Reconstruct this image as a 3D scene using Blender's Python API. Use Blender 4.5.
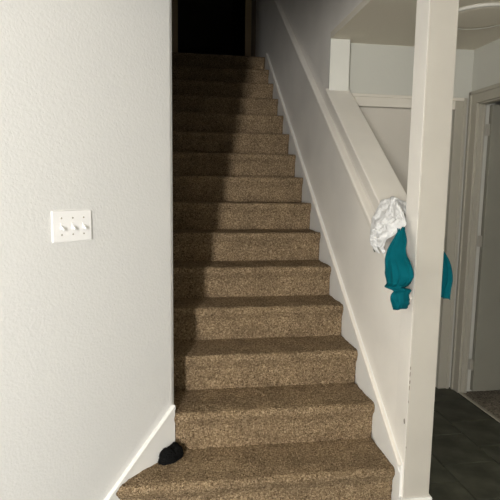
import bpy, bmesh, math, random
from mathutils import Vector, Matrix, noise

for o in list(bpy.data.objects):
    bpy.data.objects.remove(o, do_unlink=True)
scene = bpy.context.scene
C = scene.collection
random.seed(7)

# ------------------------------------------------------------------ camera
YAW, PITCH, ROLL = 0.149826, 0.123774, 0.013527
CAM = Vector((0.0, 0.0, 1.4439))
cam = bpy.data.cameras.new('camera'); cam.lens = 36.0; cam.sensor_width = 36.0; cam.sensor_fit = 'HORIZONTAL'
cam.clip_start = 0.02
co = bpy.data.objects.new('camera', cam); C.objects.link(co)
fw = Vector((math.sin(YAW)*math.cos(PITCH), math.cos(YAW)*math.cos(PITCH), -math.sin(PITCH)))
rt = Vector((math.cos(YAW), -math.sin(YAW), 0)); up = rt.cross(fw)
r2 = rt*math.cos(ROLL)+up*math.sin(ROLL); u2 = up*math.cos(ROLL)-rt*math.sin(ROLL)
m = Matrix((r2, u2, -fw)).transposed().to_4x4(); m.translation = CAM
co.matrix_world = m
scene.camera = co

# ------------------------------------------------------------------ light
w = bpy.data.worlds.new('sky'); scene.world = w; w.use_nodes = True
w.node_tree.nodes['Background'].inputs[0].default_value = (0.75, 0.85, 1.0, 1)
w.node_tree.nodes['Background'].inputs[1].default_value = 1.0
vs = scene.view_settings
vs.view_transform = 'Standard'; vs.look = 'None'; vs.gamma = 1.0; vs.use_curve_mapping = False
vs.exposure = 0.0

# tall narrow sidelight window in the back wall, behind the photographer
WIN_X, WIN_Y, WIN_W, WIN_Z0, WIN_Z1 = -1.215, -2.30, 0.28, 0.75, 2.34
def area(name, loc, rot, sx, sy, energy, col):
    l = bpy.data.lights.new(name, 'AREA'); l.shape = 'RECTANGLE'; l.size = sx; l.size_y = sy
    l.energy = energy; l.color = col
    o = bpy.data.objects.new(name, l); C.objects.link(o); o.location = loc; o.rotation_euler = rot
    return o
WIN_A = math.radians(22)          # unseen back wall's angle, made up to weaken the light on post and hall
def back(t, d):                   # plan point t metres along the back wall from the window centre, d metres into the room
    return (WIN_X+t*math.cos(WIN_A)-d*math.sin(WIN_A), WIN_Y+t*math.sin(WIN_A)+d*math.cos(WIN_A))
area('window_daylight', (*back(0, -0.03), (WIN_Z0+WIN_Z1)/2), (math.pi/2, 0, WIN_A), WIN_W-0.02, WIN_Z1-WIN_Z0-0.02, 270, (1.0, 0.985, 0.96))

# ------------------------------------------------------------------ materials
def mat(name, col, rough=0.6, bump=None, var=None, spec=0.3):
    m = bpy.data.materials.new(name); m.use_nodes = True
    nt = m.node_tree; b = nt.nodes['Principled BSDF']
    b.inputs['Base Color'].default_value = (*col, 1); b.inputs['Roughness'].default_value = rough
    b.inputs['Specular IOR Level'].default_value = spec
    tc = nt.nodes.new('ShaderNodeTexCoord')
    if bump:
        sc, st, dist = bump
        n = nt.nodes.new('ShaderNodeTexNoise'); n.inputs['Scale'].default_value = sc; n.inputs['Detail'].default_value = 3
        nt.links.new(tc.outputs['Object'], n.inputs['Vector'])
        bp = nt.nodes.new('ShaderNodeBump'); bp.inputs['Strength'].default_value = st; bp.inputs['Distance'].default_value = dist
        nt.links.new(n.outputs['Fac'], bp.inputs['Height']); nt.links.new(bp.outputs['Normal'], b.inputs['Normal'])
    if var:
        sc, amt = var
        n = nt.nodes.new('ShaderNodeTexNoise'); n.inputs['Scale'].default_value = sc; n.inputs['Detail'].default_value = 4
        nt.links.new(tc.outputs['Object'], n.inputs['Vector'])
        r = nt.nodes.new('ShaderNodeValToRGB')
        r.color_ramp.elements[0].position = 0.3; r.color_ramp.elements[1].position = 0.7
        r.color_ramp.elements[0].color = (*[c*(1-amt) for c in col], 1)
        r.color_ramp.elements[1].color = (*[min(1, c*(1+amt)) for c in col], 1)
        nt.links.new(n.outputs['Fac'], r.inputs['Fac']); nt.links.new(r.outputs['Color'], b.inputs['Base Color'])
    return m

M = {}
M['wall'] = mat('painted_textured_wall', (0.675, 0.670, 0.652), 0.55, (95, 0.30, 0.006))
M['halfwall'] = mat('painted_stair_wall', (0.83, 0.795, 0.735), 0.55, (60, 0.25, 0.004), (3, 0.05))
M['hallwall'] = mat('pale_green_wall', (0.535, 0.53, 0.475), 0.6, (70, 0.2, 0.004))
M['ceiling'] = mat('ceiling_paint', (0.74, 0.69, 0.58), 0.8, (60, 0.3, 0.004))
M['white'] = mat('white_gloss_trim', (0.80, 0.79, 0.76), 0.4, None, (6, 0.03))
M['cream'] = mat('cream_gloss_trim', (0.79, 0.75, 0.68), 0.4, None, (5, 0.03))
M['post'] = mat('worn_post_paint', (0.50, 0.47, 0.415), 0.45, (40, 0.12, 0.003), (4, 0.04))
M['stairshade'] = mat('shaded_stairwell_wall', (0.20, 0.165, 0.12), 0.7, (60, 0.25, 0.004))  # dark colour stands in for the stairwell's shade and cuts bounce light
M['halltrim'] = mat('shaded_hall_trim', (0.39, 0.365, 0.30), 0.45, None, (5, 0.03))  # trim colour darkened to stand in for the dim light of the hall
M['headtrim'] = mat('lit_head_casing', (0.66, 0.62, 0.54), 0.45, None, (5, 0.03))  # lighter copy of the hall casing colour, for the lit head piece
M['doorpale'] = mat('pale_door_paint', (0.60, 0.56, 0.49), 0.5, None, (4, 0.03))
M['board'] = mat('pale_trim_board', (0.68, 0.67, 0.61), 0.5, None, (5, 0.03))
M['door'] = mat('shaded_door_paint', (0.26, 0.25, 0.205), 0.45, None, (4, 0.04))  # slab colour lowered to imitate the shade in the hall
M['plate'] = mat('switch_plastic', (0.86, 0.85, 0.84), 0.3, None, None, 0.5)
M['chip'] = mat('bare_chipped_paint', (0.22, 0.19, 0.16), 0.9)
M['metal'] = mat('hinge_metal', (0.36, 0.34, 0.29), 0.4)
M['grout'] = mat('dark_grout', (0.012, 0.012, 0.009), 0.9, (80, 0.3, 0.003))
M['tile'] = mat('slate_tile', (0.060, 0.061, 0.045), 0.55, (14, 0.35, 0.006), (7, 0.5), 0.3)
M['dark'] = mat('unlit_dark_wall', (0.20, 0.18, 0.16), 0.8)  # wall colour kept dark to imitate a room without light
M['brown'] = mat('stained_door_casing', (0.60, 0.48, 0.31), 0.6)
M['black'] = mat('black_fuzzy_fabric', (0.008, 0.008, 0.008), 0.95, (300, 0.8, 0.004), None, 0.05)
M['teal'] = mat('teal_cotton', (0.0, 0.096, 0.122), 0.85, (400, 0.3, 0.002), (18, 0.10), 0.1)
M['lace'] = mat('white_gauze', (0.74, 0.74, 0.735), 0.8, (220, 0.6, 0.004), (40, 0.10), 0.1)
M['tagm'] = mat('dark_olive_tag', (0.05, 0.06, 0.045), 0.7)
M['glass'] = mat('frosted_glass', (0.62, 0.60, 0.54), 0.4)

def carpet_mat(name, dark, mid, light, scale):
    m = bpy.data.materials.new(name); m.use_nodes = True
    nt = m.node_tree; b = nt.nodes['Principled BSDF']
    b.inputs['Roughness'].default_value = 0.95; b.inputs['Specular IOR Level'].default_value = 0.05
    tc = nt.nodes.new('ShaderNodeTexCoord')
    n1 = nt.nodes.new('ShaderNodeTexNoise'); n1.inputs['Scale'].default_value = scale; n1.inputs['Detail'].default_value = 2
    n1.inputs['Distortion'].default_value = 1.2
    v = nt.nodes.new('ShaderNodeTexVoronoi'); v.inputs['Scale'].default_value = scale*1.15
    n2 = nt.nodes.new('ShaderNodeTexNoise'); n2.inputs['Scale'].default_value = 7; n2.inputs['Detail'].default_value = 3
    for n in (n1, v, n2): nt.links.new(tc.outputs['Object'], n.inputs['Vector'])
    r = nt.nodes.new('ShaderNodeValToRGB'); e = r.color_ramp.elements
    e[0].position = 0.33; e[0].color = (*dark, 1); e[1].position = 0.68; e[1].color = (*light, 1)
    x = e.new(0.5); x.color = (*mid, 1)
    nt.links.new(n1.outputs['Fac'], r.inputs['Fac'])
    r2 = nt.nodes.new('ShaderNodeValToRGB'); e = r2.color_ramp.elements
    e[0].position = 0.3; e[0].color = (0.80, 0.78, 0.76, 1); e[1].position = 0.7; e[1].color = (1.12, 1.10, 1.06, 1)
    nt.links.new(n2.outputs['Fac'], r2.inputs['Fac'])
    mx = nt.nodes.new('ShaderNodeMixRGB'); mx.blend_type = 'MULTIPLY'; mx.inputs[0].default_value = 1
    nt.links.new(r.outputs['Color'], mx.inputs[1]); nt.links.new(r2.outputs['Color'], mx.inputs[2])
    nt.links.new(mx.outputs['Color'], b.inputs['Base Color'])
    mth = nt.nodes.new('ShaderNodeMath'); mth.operation = 'ADD'
    nt.links.new(n1.outputs['Fac'], mth.inputs[0]); nt.links.new(v.outputs['Distance'], mth.inputs[1])
    bp = nt.nodes.new('ShaderNodeBump'); bp.inputs['Strength'].default_value = 0.9; bp.inputs['Distance'].default_value = 0.010
    nt.links.new(mth.outputs[0], bp.inputs['Height']); nt.links.new(bp.outputs['Normal'], b.inputs['Normal'])
    return m
M['carpet'] = carpet_mat('brown_frieze_carpet', (0.110, 0.074, 0.042), (0.285, 0.207, 0.125), (0.56, 0.43, 0.285), 130)
M['carpet2'] = carpet_mat('grey_brown_carpet', (0.12, 0.105, 0.085), (0.25, 0.22, 0.18), (0.42, 0.38, 0.32), 80)

# ------------------------------------------------------------------ helpers
def obj(name, bm, m, parent=None, smooth=False):
    me = bpy.data.meshes.new(name); bmesh.ops.recalc_face_normals(bm, faces=bm.faces[:])
    bm.to_mesh(me); bm.free()
    if smooth:
        for p in me.polygons: p.use_smooth = True
    me.materials.append(M[m] if isinstance(m, str) else m)
    o = bpy.data.objects.new(name, me); C.objects.link(o)
    if parent is not None: o.parent = parent; o.matrix_parent_inverse = parent.matrix_world.inverted() if False else Matrix()
    return o
def struct(name, bm, m, label=None, parent=None, smooth=False):
    o = obj(name, bm, m, parent, smooth)
    if parent is None: o['kind'] = 'structure'
    if label: o['label'] = label
    return o
def tag(o, label, cat, group=None):
    o['label'] = label; o['category'] = cat
    if group: o['group'] = group
    return o
def thing(name, label, cat, loc, rot=(0, 0, 0)):
    o = bpy.data.objects.new(name, None); C.objects.link(o); o.location = loc; o.rotation_euler = rot
    o.empty_display_size = 0.05
    return tag(o, label, cat)
def bevel(bm, w, seg=2, edges=None):
    bmesh.ops.bevel(bm, geom=edges or bm.edges[:], offset=w, segments=seg, affect='EDGES', profile=0.5, clamp_overlap=True)
def box(x0, x1, y0, y1, z0, z1, bv=0, seg=2, bm=None):
    bm = bm or bmesh.new()
    g = bmesh.ops.create_cube(bm, size=1)
    for v in g['verts']:
        v.co = Vector((x0+(x1-x0)*(v.co.x+.5), y0+(y1-y0)*(v.co.y+.5), z0+(z1-z0)*(v.co.z+.5)))
    if bv: bevel(bm, bv, seg, [e for e in bm.edges if all(v in g['verts'] for v in e.verts)])
    return bm
def prism(pts, axis, a0, a1, bm=None):
    """extrude a 2D polygon along an axis ('x': pts=(y,z), 'y': pts=(x,z), 'z': pts=(x,y))"""
    bm = bm or bmesh.new()
    def mk(p, a):
        return {'x': (a, p[0], p[1]), 'y': (p[0], a, p[1]), 'z': (p[0], p[1], a)}[axis]
    A = [bm.verts.new(mk(p, a0)) for p in pts]; B = [bm.verts.new(mk(p, a1)) for p in pts]
    n = len(pts)
    bm.faces.new(A); bm.faces.new(B[::-1])
    for i in range(n): bm.faces.new((A[i], B[i], B[(i+1) % n], A[(i+1) % n]))
    return bm

# ------------------------------------------------------------------ key dimensions (metres, floor z = 0)
RISE, RUN, Y0 = 0.19, 0.255, 1.992          # first nosing at y = Y0
XR = 0.9765                                  # skirt face on the right
XW0, XW1 = 0.988, 1.111                      # half wall / post, in x
SL = RISE/RUN
CEIL, UP = 2.395, 5.15
NST = 15
LAND = RISE*NST+0.008
YF = 3.285                                   # end wall of the hall
XH = 2.02                                    # right wall of the hall
YTOP = 6.32                                  # wall at the top of the stairs
YH = 1.95                                    # front edge of the stair opening in the ceiling
YB = 3.225                                   # where the half wall becomes a full wall
capu = 0.905                                 # underside of the cap above the nosing line
def slope(y, off): return off+RISE+SL*(y-Y0)

# ------------------------------------------------------------------ setting
floor = struct('floor', box(-3.3, XH+0.14, -3.6, YF+0.12, -0.12, -0.012), 'grout', 'dark grout bed under the slate floor tiles')
cols = [(XH-0.012-0.305*(k+1), k) for k in range(17)]
tile_me = None
T = 0.305
for x0, k in cols:
    yoff = 2.767 if k % 2 == 0 else 2.614
    for j in range(-15, 3):
        y = yoff+j*T
        if y > YF or y+T < -1.9: continue
        cx_, cy_ = x0+T/2, y+T/2
        if cx_ < 1.0 and cy_ > 2.0: continue                      # stairs stand here
        if cy_ > max(1.229, cx_+2.279)+.1: continue               # behind the angled wall
        if x0 < -3.2: continue
        full = y+T <= YF+0.001
        if not full and x0 >= XW1-0.02:
            b = box(x0+.004, x0+T-.004, y+.004, min(y+T-.004, YF+.02), -0.02, 0.0, 0.0018, 1)
            t = obj('tile', b, 'tile', floor); continue
        if not full and x0+T < XW1: continue
        if tile_me is None:
            b = box(.004, T-.004, .004, T-.004, -0.02, 0.0, 0.0018, 1)
            t = obj('tile', b, 'tile', floor); tile_me = t.data
        else:
            t = bpy.data.objects.new('tile', tile_me); C.objects.link(t); t.parent = floor
        t.location = (x0, y, random.uniform(-0.0012, 0.0008))
        t.rotation_euler = (random.uniform(-.002, .002), random.uniform(-.002, .002), 0)

# ceiling over the hall and entry, leaving the stair opening free
struct('ceiling', prism([(-3.3, -3.6), (XH+.14, -3.6), (XH+.14, YF+.1), (XW1, YF+.1), (XW1, YB), (XW0, YB), (XW0, YH), (-3.3, YH)], 'z', CEIL, CEIL+0.04), 'ceiling', 'dull beige ceiling over the side hall')
struct('ceiling_upper', box(-1.3, XW1, YH-.1, 9.1, UP, UP+.05), 'stairshade', 'ceiling high over the stairwell')

# left: angled wall beside the stairs; its free corner stands at the first riser
CX, CY = -0.012, 2.267
bm = prism([(CX-.007, CY-.007), (CX+.002, CY+.012), (-0.045, 2.345), (-0.06, 2.40), (-1.05, 1.41), (-1.05, 1.229)], 'z', 0, UP)
ed = [e for e in bm.edges if all(abs(v.co.x-CX+.007) < 1e-4 for v in e.verts)]
bevel(bm, 0.004, 3, ed)
struct('wall_left', bm, 'wall', 'off-white textured angled wall with a switch plate, beside the stairs')
struct('wall_front_left', box(-3.2, -1.05, 1.229, 1.40, 0, UP), 'wall', 'wall of the entry room left of the angled wall')
struct('wall_stair_left', box(-.165, -.047, 2.36, YTOP+.1, 0, UP), 'stairshade', 'wall coloured dark for shade on the left of the stairwell')
# right: half wall below the cap, full wall above the end board, header over the opening
bm = prism([(2.043, 0), (YTOP+.1, 0), (YTOP+.1, UP), (YB, UP), (YB, slope(YB, capu)), (2.043, slope(2.043, capu))], 'x', XW0, XW1)
struct('wall_right', bm, 'halfwall', 'off-white half wall rising along the right of the stairs')
struct('wall_right_upper', box(XW0, XW1, YH, YB, CEIL+.04, UP), 'halfwall', 'upper right wall of the stairwell above the hall ceiling')
struct('wall_stairwell_front', box(-1.2, XW0, YH-.1, YH, CEIL+.04, UP), 'stairshade', 'upper wall above the foot of the stairs')
# hall
bm = bmesh.new()
box(XW1, 1.13, YF, YF+.12, 0, CEIL, 0, 2, bm); box(1.905, XH+.12, YF, YF+.12, 0, CEIL, 0, 2, bm)
box(1.13, 1.905, YF, YF+.12, 2.015, CEIL, 0, 2, bm)
struct('wall_hall_end', bm, 'hallwall', 'pale green end wall of the hall above a door')
DY0, DY1, DZ = 2.395, 3.185, 2.035
bm = prism([(-2.2, 0), (DY0, 0), (DY0, DZ), (DY1, DZ), (DY1, 0), (YF, 0), (YF, CEIL), (-2.2, CEIL)], 'x', XH, XH+.12)
struct('wall_hall_right', bm, 'hallwall', 'pale green right wall of the hall around an open door')
# room behind the open door
bm = bmesh.new()
box(3.6, 3.7, 1.2, 4.4, 0, CEIL, 0, 2, bm); box(XH+.12, 3.6, 4.3, 4.4, 0, CEIL, 0, 2, bm); box(XH+.12, 3.6, 1.2, 1.3, 0, CEIL, 0, 2, bm)
box(XH+.12, XH+.16, YF+.12, 4.4, 0, CEIL, 0, 2, bm)
struct('wall_side_room', bm, 'hallwall', 'walls of the side room behind the open door')
struct('ceiling_side_room', box(XH+.12, 3.7, 1.2, 4.4, CEIL, CEIL+.04), 'ceiling', 'ceiling of the side room')
struct('floor_side_room', box(XH+.008, 3.7, 1.2, 4.4, -0.1, 0.006), 'carpet2', 'grey-brown carpet of the side room past the door')
# behind the camera: back wall with a tall narrow window, and the far left side
def back_box(t0, t1, d0, d1, z0, z1, bm):
    return prism([back(t0, d0), back(t1, d0), back(t1, d1), back(t0, d1)], 'z', z0, z1, bm)
bm = bmesh.new(); hw = WIN_W/2
back_box(-2.6, -hw, -.15, 0, 0, CEIL, bm); back_box(hw, 3.35, -.15, 0, 0, CEIL, bm)
back_box(-hw, hw, -.15, 0, 0, WIN_Z0, bm); back_box(-hw, hw, -.15, 0, WIN_Z1, CEIL, bm)
struct('wall_back', bm, 'wall', 'wall behind the photographer with a narrow window')
win = bpy.data.objects.new('window_1', None); C.objects.link(win); win['kind'] = 'structure'; win['label'] = 'tall narrow window behind the photographer'
bm = bmesh.new()
for q in ((-hw, -hw+.02, WIN_Z0, WIN_Z1), (hw-.02, hw, WIN_Z0, WIN_Z1), (-hw, hw, WIN_Z0, WIN_Z0+.02), (-hw, hw, WIN_Z1-.02, WIN_Z1)):
    back_box(q[0], q[1], -.11, -.05, q[2], q[3], bm)
obj('window_frame', bm, 'white', win)
obj('pane', back_box(-hw+.02, hw-.02, -.085, -.079, WIN_Z0+.02, WIN_Z1-.02, bmesh.new()), 'glass', win)
struct('wall_far_left', box(-3.3, -3.2, -3.6, 1.55, 0, CEIL), 'wall', 'left wall of the entry room')

# top of the stairs: wall with a dark doorway, dark room behind
OX0, OX1 = 0.046, 0.856
bm = prism([(-1.2, 0), (XW0, 0), (XW0, UP), (-1.2, UP)], 'y', YTOP, YTOP+.1) if False else bmesh.new()
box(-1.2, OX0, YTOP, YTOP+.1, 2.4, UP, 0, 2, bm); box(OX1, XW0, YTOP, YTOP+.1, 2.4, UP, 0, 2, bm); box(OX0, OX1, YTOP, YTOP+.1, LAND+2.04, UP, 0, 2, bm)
struct('wall_landing', bm, 'stairshade', 'shadowed wall around the dark doorway at the top of the stairs')
bm = bmesh.new()
box(-1.3, -1.2, YTOP, 9, 2.4, UP, 0, 2, bm); box(XW0, XW1, YTOP+.1, 9, 2.4, UP, 0, 2, bm); box(-1.3, XW1, 9, 9.1, 2.4, UP, 0, 2, bm)
struct('wall_upper_room', bm, 'dark', 'walls of the unlit room upstairs, coloured dark for its shade')
struct('floor_upper', box(-1.3, XW0, 5.80, 9, LAND-.2, LAND), 'carpet', 'carpet of the unlit upper floor')
d3 = bpy.data.objects.new('door_3', None); C.objects.link(d3); d3['kind'] = 'structure'; d3['label'] = 'dark open doorway at the top of the stairs'
obj('casing', box(OX0-.075, OX0, YTOP-.018, YTOP, LAND, LAND+2.11, .004), 'brown', d3)
obj('casing', box(OX1, OX1+.075, YTOP-.018, YTOP, LAND, LAND+2.11, .004), 'brown', d3)
obj('casing', box(OX0-.075, OX1+.075, YTOP-.018, YTOP, LAND+2.04, LAND+2.11, .004), 'brown', d3)

# ------------------------------------------------------------------ carpeted staircase
stairs = thing('carpeted_staircase', 'brown carpeted staircase climbing to a dark doorway', 'staircase', (0, 0, 0))
def carpet_step(k):
    yn = Y0+RUN*k; zt = RISE*(k+1)+0.008; zb = RISE*k-0.008 if k else 0.0
    yr = yn+0.028; rr = 0.020
    prof = []
    nR = 40 if k < 5 else 18
    za, zr = zb, zt-rr                      # riser swells softly into the nosing
    for i in range(nR+1):
        z = za+(zr-za)*i/nR; d = max(0, min(1, (z-(zt-.085))/(.085-rr)))
        prof.append((yr-(yr-yn)*(d*d*(3-2*d))-.006*math.sin(math.pi*min(1, (z-za)/(zr-za))), z))
    for i in range(1, 9):
        a = math.pi-math.pi/2*i/8
        prof.append((yn+rr+rr*math.cos(a), zt-rr+rr*math.sin(a)))
    ye = yn+RUN+0.05 if k < NST-1 else 5.82
    nT = 26 if k < 5 else 8
    for i in range(1, nT+1): prof.append((yn+rr+(ye-yn-rr)*i/nT, zt))
    nx = 150 if k < 3 else (100 if k < 7 else 50)
    bm = bmesh.new(); rows = []
    for j, (y, z) in enumerate(prof):
        row = []
        for i in range(nx+1):
            u = i/nx
            xl = -0.045
            if k == 0: xl = min(y-2.279+.016, 0.0)
            if k == 1: xl = min(y-2.255, -.002) if y < 2.29 else -.03
            xr = XR-0.001
            x = xl+(xr-xl)*u
            # the carpet's rounded outer end at the foot of the angled wall, and the pile
            P = Vector((x, y, z))
            d = 0.0035*noise.noise(P*45)+0.0028*noise.noise(P*120)+0.004*noise.noise(P*9)
            ny, nz = 0, 0
            if j < nR: ny = -1
            elif y < yn+rr: ny, nz = -0.7, 0.5
            else: nz = 1
            dx = 0
            if k == 0 and u < 0.12 and y < yn+0.06:          # soften the corner at the left end
                q = (0.12-u)/0.12; 
                y2 = 0.022*q*q*max(0, (yn+0.06-y)/0.06); P.y += y2; P.z -= 0.006*q*q
            edge = min(1, (1-u)*nx/2) if k else 1
            row.append(bm.verts.new((P.x, P.y+ny*d, P.z+nz*d)))
        rows.append(row)
    for j in range(len(rows)-1):
        for i in range(nx):
            bm.faces.new((rows[j][i], rows[j][i+1], rows[j+1][i+1], rows[j+1][i]))
    # underside so that the step is a closed solid
    A, B = rows[0], rows[-1]
    c = [bm.verts.new((v.co.x, v.co.y, zb)) for v in (B[0], B[-1])]
    L = [r[0] for r in rows]; R_ = [r[-1] for r in rows]
    bm.faces.new([*L, c[0]]); bm.faces.new([*R_, c[1]][::-1])
    bm.faces.new([c[0], *B, c[1]]); bm.faces.new([*A, c[1], c[0]][::-1])
    return obj('step', bm, 'carpet', stairs, True)
for k in range(NST): carpet_step(k)

# ------------------------------------------------------------------ skirts and trim
# right skirt along the steps
y_end = 5.47
sk = lambda y: slope(y, 0.0875)
bm = prism([(y_end, sk(y_end)-.33), (y_end, sk(y_end)), (1.945, sk(1.945)), (1.945, 0)], 'x', XR, XW0+.002)
t1 = struct('trim_1', bm, 'white', 'white skirt board following the right side of the steps')
def bar(p0, p1, wx, hz, bv=0.004, seg=2):
    """bar along p0->p1 whose section is wx wide in x and hz high perpendicular to the slope"""
    p0, p1 = Vector(p0), Vector(p1); d = (p1-p0); L = d.length; d.normalize()
    n = Vector((1, 0, 0)).cross(d)
    bm = box(-wx/2, wx/2, 0, L, -hz/2, hz/2, bv, seg)
    for v in bm.verts: v.co = p0+Vector((1, 0, 0))*v.co.x+d*v.co.y+n*v.co.z
    return bm
obj('bead', bar((XR-.003, 1.945, sk(1.945)-.006), (XR-.003, y_end, sk(y_end)-.006), 0.018, 0.020, 0.006, 3), 'cream', t1)
obj('bead', bar((XR-.002, 1.945, sk(1.945)-.034), (XR-.002, y_end, sk(y_end)-.034), 0.008, 0.006, 0.002, 1), 'white', t1)

# left sloped skirt at the foot of the angled wall: local s runs down along the wall
def along(s, off=0.0):    # plan point s metres from the corner, off metres proud of the wall
    return (0.009-.70711*s+.70711*off, 2.288-.70711*s-.70711*off)
def wall_prism(pts, o0, o1):
    bm = bmesh.new(); A = []; B = []
    for s, z in pts:
        A.append(bm.verts.new((*along(s, o0), z))); B.append(bm.verts.new((*along(s, o1), z)))
    n = len(pts); bm.faces.new(A); bm.faces.new(B[::-1])
    for i in range(n): bm.faces.new((A[i], B[i], B[(i+1) % n], A[(i+1) % n]))
    return bm
SLW = 0.70
top = lambda s: 0.453-SLW*s
t2 = struct('trim_2', wall_prism([(0.033, 0), (1.48, 0), (1.48, .10), (0.51, .10), (0.033, top(0.033))], 0, 0.014), 'white', 'white skirt board sloping down along the foot of the angled wall')
obj('bead', wall_prism([(0.036, top(.036)-.016), (0.515, .084), (0.51, .103), (0.036, top(.036)+.004)], 0, 0.020), 'white', t2)

# board that closes the end of the full wall, between cap and ceiling
struct('trim_3', box(XW0-.004, XW1+.004, YB-.02, YB, slope(YB, capu)+.02, CEIL-.002, .003), 'board', 'pale vertical board between sloping cap and ceiling')

# sloping cap of the half wall and its rail moulding
cap = thing('wall_cap', 'cream sloping board capping the half wall beside the stairs', 'wall cap', (0, 0, 0))
yA, yB = 2.043, YB+.002
bm = prism([(yA, slope(yA, capu)), (yB, slope(yB, capu)), (yB, slope(yB, .98)), (yA, slope(yA, .98))], 'x', XW0-.025, XW1+.018)
bevel(bm, .006, 3)
obj('cap_board', bm, 'cream', cap, False)
rail = thing('rail_moulding', 'long cream rail moulding running up the right stair wall under the cap', 'rail', (0, 0, 0))
yR0, yR1 = 1.94, YTOP-.3
o0 = bar((XW0-.0235, yR0, slope(yR0, .828)), (XW0-.0235, yR1, slope(yR1, .828)), .046, .036, .009, 4)
obj('rail', o0, 'cream', rail, False)

# ------------------------------------------------------------------ post
post = thing('support_post', 'tall off-white square post with chipped edges at the foot of the stairs', 'post', (1.05, 1.986, 0))
def pobj(name, bm, m, par, smooth=False):     # mesh given in world coordinates, parented to an empty that is moved
    o = obj(name, bm, m, par, smooth)
    for v in o.data.vertices: v.co -= par.location
    return o
pobj('shaft', box(XW0+.0012, XW1, 1.93, 2.043, 0, CEIL, .0025, 2), 'post', post)
pobj('side_face', box(XW0, XW0+.0025, 1.9335, 2.0428, 0, CEIL, .0008, 1), 'halfwall', post)
pobj('base', box(XW0-.010, XW1+.010, 1.916, 2.05, 0, .095, .004, 2), 'white', post)
def chip(side, a, z, wa, wz, seed):
    rnd = random.Random(seed); n = 9; bm = bmesh.new(); A = []; B = []
    for i in range(n):
        t = 2*math.pi*i/n; r = rnd.uniform(.65, 1.1)
        p, q = a+wa*r*math.cos(t), z+wz*r*math.sin(t)
        if side == 'left': A.append(bm.verts.new((XW0-.0008, p, q))); B.append(bm.verts.new((XW0+.001, p, q)))
        else: A.append(bm.verts.new((p, 1.9278, q))); B.append(bm.verts.new((p, 1.9308, q)))
    bm.faces.new(A); bm.faces.new(B[::-1])
    for i in range(n): bm.faces.new((A[i], B[i], B[(i+1) % n], A[(i+1) % n]))
    return pobj('paint_chip', bm, 'chip', post)
for i_, (dx_, z_, w_, h_) in enumerate(((.003, .690, .0015, .008), (.002, .662, .002, .012), (.003, .628, .002, .010), (.002, .602, .0018, .012), (.002, .54, .0012, .006), (.002, .33, .0012, .005))):
    chip('front', XW0+dx_, z_, w_, h_, i_)
chip('left', 1.953, .440, .007, .014, 6)

# ------------------------------------------------------------------ hall doors
d1 = bpy.data.objects.new('door_1', None); C.objects.link(d1); d1['kind'] = 'structure'; d1['label'] = 'closed pale door in the end wall of the hall'
obj('door_slab', box(1.133, 1.902, YF+.03, YF+.07, .008, 2.012, .003), 'doorpale', d1)
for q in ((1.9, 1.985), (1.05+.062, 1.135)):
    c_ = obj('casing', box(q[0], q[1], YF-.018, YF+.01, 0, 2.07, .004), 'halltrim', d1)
obj('casing', box(1.112, 1.899, YF-.020, YF+.01, 1.992, 2.07, .004), 'headtrim', d1)
obj('casing_bead', box(1.112, 1.958, YF-.028, YF-.01, 2.052, 2.072, .004), 'headtrim', d1)
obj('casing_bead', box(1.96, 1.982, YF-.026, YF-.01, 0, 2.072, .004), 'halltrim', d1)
d2 = bpy.data.objects.new('door_2', None); C.objects.link(d2); d2['kind'] = 'structure'; d2['label'] = 'door toned dark for hall shade, standing open into the side room'
# jambs and casing on the right wall
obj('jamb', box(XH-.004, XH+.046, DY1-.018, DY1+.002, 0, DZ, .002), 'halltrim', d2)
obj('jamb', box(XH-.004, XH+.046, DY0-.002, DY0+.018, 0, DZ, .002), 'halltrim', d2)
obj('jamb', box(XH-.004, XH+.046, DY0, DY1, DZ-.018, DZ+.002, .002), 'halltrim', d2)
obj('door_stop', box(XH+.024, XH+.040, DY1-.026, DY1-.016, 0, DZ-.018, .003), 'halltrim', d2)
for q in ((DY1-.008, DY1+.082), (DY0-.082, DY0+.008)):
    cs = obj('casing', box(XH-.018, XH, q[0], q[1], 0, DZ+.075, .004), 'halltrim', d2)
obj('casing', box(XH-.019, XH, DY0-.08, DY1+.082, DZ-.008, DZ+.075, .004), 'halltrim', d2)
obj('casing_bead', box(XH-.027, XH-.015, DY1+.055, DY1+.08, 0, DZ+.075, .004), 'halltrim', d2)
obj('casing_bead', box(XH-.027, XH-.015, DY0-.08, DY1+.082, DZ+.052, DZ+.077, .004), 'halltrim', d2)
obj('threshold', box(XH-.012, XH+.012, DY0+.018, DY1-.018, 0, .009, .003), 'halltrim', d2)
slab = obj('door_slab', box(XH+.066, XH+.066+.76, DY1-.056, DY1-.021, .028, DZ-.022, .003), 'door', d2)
for z in (1.85, 1.10, .22):
    hb = box(XH+.040, XH+.068, DY1-.034, DY1-.030, z-.038, z+.038)
    g = bmesh.ops.create_cone(hb, cap_ends=True, segments=10, radius1=.005, radius2=.005, depth=.078)
    for v in g['verts']: v.co += Vector((XH+.056, DY1-.046, z))
    obj('hinge', hb, 'metal', d2)
obj('door_knob', (lambda b: (bmesh.ops.create_uvsphere(b, u_segments=16, v_segments=10, radius=.027), [setattr(v, 'co', v.co+Vector((XH+.78, DY1-.095, .95))) for v in b.verts], b)[2])(bmesh.new()), 'metal', d2, True)

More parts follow.
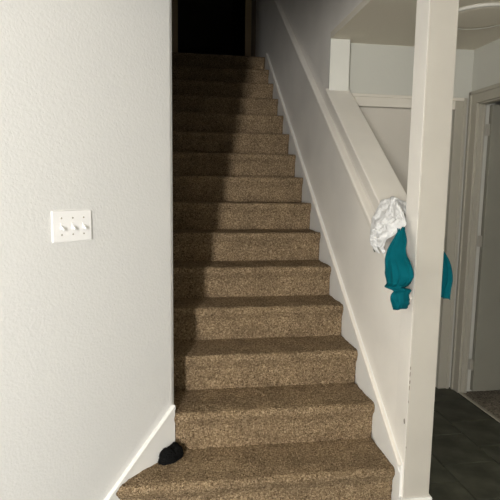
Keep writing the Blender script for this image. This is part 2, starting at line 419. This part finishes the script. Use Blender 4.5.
# ceiling fixture in the hall
lx, ly = 1.66, 2.66
lamp = thing('ceiling_light', 'round flush ceiling light in the side hall', 'ceiling light', (lx, ly, CEIL))
def lathe(prof, n=48):
    bm = bmesh.new(); rings = []
    for r, z in prof:
        rings.append([bm.verts.new((r*math.cos(2*math.pi*i/n), r*math.sin(2*math.pi*i/n), z)) for i in range(n)])
    for a, b in zip(rings, rings[1:]):
        for i in range(n): bm.faces.new((a[i], a[(i+1) % n], b[(i+1) % n], b[i]))
    bm.faces.new(rings[0]); bm.faces.new(rings[-1])
    return bm
obj('base_ring', lathe([(.20, 0), (.20, -.010), (.195, -.015), (.188, -.016), (.180, -.012), (.180, 0)]), 'glass', lamp, True)
obj('diffuser', lathe([(.186, -.002), (.184, -.013), (.15, -.014), (.10, -.015), (.04, -.016), (.005, -.016)]), 'ceiling', lamp, True)

# ------------------------------------------------------------------ light switch on the angled wall
sc = 0.541; zc = 1.2965
sw = thing('light_switch', 'white three-toggle switch plate on the textured wall', 'light switch', (*along(sc), zc), (0, 0, math.pi/4))
# local frame: x along the wall towards the stairs, -y out of the wall
pl = box(-.083, .083, -.006, .002, -.0575, .0575, .004, 2)
obj('plate', pl, 'plate', sw)
for i in (-1, 0, 1):
    x = i*.046
    obj('toggle_slot', box(x-.0055, x+.0055, -.0068, -.004, -.013, .013, .001, 1), 'plate', sw)
    b = box(-.0045, .0045, -.016, 0, -.005, .005, .0015, 2)
    for v in b.verts:
        k = -v.co.y/.016; v.co.x *= 1-.15*k; v.co.z = v.co.z*(1-.25*k)+(-.010*k if i < 1 else -.010*k); v.co.x += x; v.co.y -= .005
    obj('toggle', b, 'plate', sw)
    for z in (-.030, .030):
        b = bmesh.new(); bmesh.ops.create_cone(b, cap_ends=True, segments=12, radius1=.0035, radius2=.0028, depth=.002, matrix=Matrix.Translation((x, -.0068, z)) @ Matrix.Rotation(math.pi/2, 4, 'X'))
        obj('screw', b, 'metal', sw)

# ------------------------------------------------------------------ cloths
def fbm(p, s): return noise.noise(p*s)+.5*noise.noise(p*s*2.1)
def spline(pts, t):
    """Catmull-Rom through pts, t in 0..1"""
    n = len(pts)-1; f = min(max(t, 0), 1)*n; i = min(int(f), n-1); f -= i
    P = [Vector(pts[max(0, min(n, i+j))]) for j in (-1, 0, 1, 2)]
    return 0.5*((2*P[1])+(P[2]-P[0])*f+(2*P[0]-5*P[1]+4*P[2]-P[3])*f*f+(-P[0]+3*P[1]-3*P[2]+P[3])*f**3)
def sheet(name, left, right, nu, nv, fold, m, thick, loc):
    """cloth between two space curves (left and right border), with fold displacement fold(u,v)->Vector"""
    bm = bmesh.new(); rows = []
    for j in range(nv+1):
        v = j/nv; a = spline(left, v); b = spline(right, v); row = []
        for i in range(nu+1):
            u = i/nu; p = a.lerp(b, u)
            row.append(bm.verts.new(p+fold(u, v)-Vector(loc)))
        rows.append(row)
    for j in range(nv):
        for i in range(nu): bm.faces.new((rows[j][i], rows[j][i+1], rows[j+1][i+1], rows[j+1][i]))
    o = obj(name, bm, m, None, True); o.location = loc
    s = o.modifiers.new('thickness', 'SOLIDIFY'); s.thickness = thick; s.offset = 1
    return o

# (filled in below)
def cz(y, d=0.0): return slope(y, .98)+d          # cap top
# teal cloth: hangs down on the stair side, runs over the cap behind the post, hangs down on the hall side
rows = [(2.030, 1.990, 1.270, 1.292), (2.042, 1.925, 1.223, 1.241), (2.047, 1.910, 1.183, 1.206), (2.064, 1.893, 1.146, 1.177), (2.075, 1.868, 1.108, 1.145), (2.083, 1.864, 1.080, 1.118), (2.064, 1.880, 1.056, 1.088), (2.041, 1.895, 1.034, 1.062), (1.999, 1.892, 1.017, 1.042), (1.997, 1.894, 0.986, 1.008), (1.967, 1.897, 0.965, 0.985), (1.940, 1.915, 0.953, 0.961)]
over_n = [(1.200, 2.05, .955), (1.207, 2.05, 1.00), (1.215, 2.05, 1.055), (1.20, 2.052, 1.13), (1.150, 2.053, cz(2.053, -.015)), (1.10, 2.054, cz(2.054, .012)), (1.03, 2.054, cz(2.054, .014)), (.968, 2.03, 1.275)]
over_f = [(1.190, 2.13, .965), (1.200, 2.14, 1.00), (1.205, 2.15, 1.055), (1.19, 2.15, 1.14), (1.150, 2.15, cz(2.15, -.01)), (1.10, 2.16, cz(2.16, .012)), (1.03, 2.15, cz(2.15, .014)), (.958, 2.09, 1.300)]
near = over_n+[(.956-.004*min(i, 4), r[1]-(0, -.008, 0, .012, .036, .056, .050, .030, .024, .024, .024, .024)[i], r[3]-(0, 0, 0, 0, 0, .012, .012, .006, 0, 0, 0, 0)[i]) for i, r in enumerate(rows)]
far = over_f+[(.938-.006*min(i, 3), r[0]-.030, r[2]) for i, r in enumerate(rows)]
def tfold(u, v):
    if v < .40: a, sg = .25+.75*max(0, (.2-v)/.2), 1
    else: a, sg = min(1, (v-.40)/.12), -1
    s_ = .024*abs(math.sin((u-.5)*9+.6*math.sin(v*7)))**.7+.008*math.sin(u*23+v*9)
    roll = .016*math.exp(-((v-.80)/.018)**2)-.012*math.exp(-((v-.84)/.015)**2)
    return Vector((sg*(s_+(roll if sg < 0 else 0))*a, .004*math.sin(v*26)*a, .004*noise.noise(Vector((u*4, v*8, 0)))))
teal = sheet('teal_cloth', near, far, 48, 150, tfold, 'teal', .003, (1.03, 2.09, cz(2.09)))
tag(teal, 'teal cloth hanging over the half wall cap beside the post', 'cloth')

# white gauzy cloth bunched on the cap and spilling over the stair side
def white_cloth():
    a = [(.942, 2.115, 1.165), (.930, 2.10, 1.195), (.930, 2.06, 1.225), (.945, 2.01, 1.262), (.965, 1.975, 1.295), (.976, 2.035, 1.335), (1.03, 2.07, cz(2.07, .080)), (1.095, 2.07, cz(2.07, .04))]
    b = [(.950, 2.215, 1.155), (.932, 2.265, 1.185), (.930, 2.27, 1.24), (.934, 2.262, 1.29), (.945, 2.262, 1.345), (.985, 2.26, cz(2.26, .030)), (1.03, 2.26, cz(2.26, .030)), (1.095, 2.24, cz(2.24, .01))]
    def fold(u, v):
        p = Vector((u*2.2, v*3.4, 1.7))
        r = abs(noise.noise(p*1.5))+.7*abs(noise.noise(p*3.1+Vector((3, 1, 0))))+.45*abs(noise.noise(p*6.5))
        st = .5+.5*math.sin(u*24+v*9+4*noise.noise(p*.9))
        bulge = math.sin(math.pi*min(max(u, 0.02), .98))**.5
        n = Vector((-.85, -.30, .35)) if v < .5 else Vector((-.30, -.35, .88))
        return n*((.030*r+.007*st)*bulge+.004)+Vector((0, .022*noise.noise(Vector((u*3, v*6, 4))), .022*noise.noise(Vector((u*3, v*6, 9)))))
    return sheet('white_cloth', a, b, 90, 110, fold, 'lace', .002, (1.02, 2.18, cz(2.18)))
white = white_cloth()
tg = obj('care_tag', box(-.002, .002, -.010, .010, -.006, .006, .001, 1), 'tagm', white); tg.location = Vector((.927, 2.222, 1.162))-white.location; tg.rotation_euler = (.5, 0, 0)
tag(white, 'white gauzy cloth bunched on the sloping cap against the post', 'cloth')

# black fuzzy cloth in the corner of the lowest step
def black_cloth():
    bm = bmesh.new(); bmesh.ops.create_icosphere(bm, subdivisions=6, radius=1)
    for v in bm.verts:
        p = v.co.normalized()
        # long axis along local x; two lobes with a nick between them
        lob = 1+.20*math.exp(-((p.x-.55)/.35)**2)*max(0, p.z)+.10*math.exp(-((p.x+.5)/.3)**2)*max(0, p.z)-.16*math.exp(-((p.x-.0)/.15)**2)*max(0, p.z)
        n = .12*noise.noise(p*2.3)+.07*noise.noise(p*6)+.06*noise.noise(p*13)+.10*max(0, noise.noise(p*24))+.09*max(0, noise.noise(p*50))
        r = lob+n
        q = Vector((p.x*.066, p.y*.040, p.z*.050))*r
        if q.z < -.004: q.z = -.004+(q.z+.004)*.08
        v.co = q
    o = obj('black_cloth', bm, 'black', None, True)
    o.location = (-0.024, 2.198, RISE+.016); o.rotation_euler = (0, 0, math.radians(46))
    return tag(o, 'small crumpled black fuzzy cloth in the corner of the lowest step', 'cloth')
black_cloth()
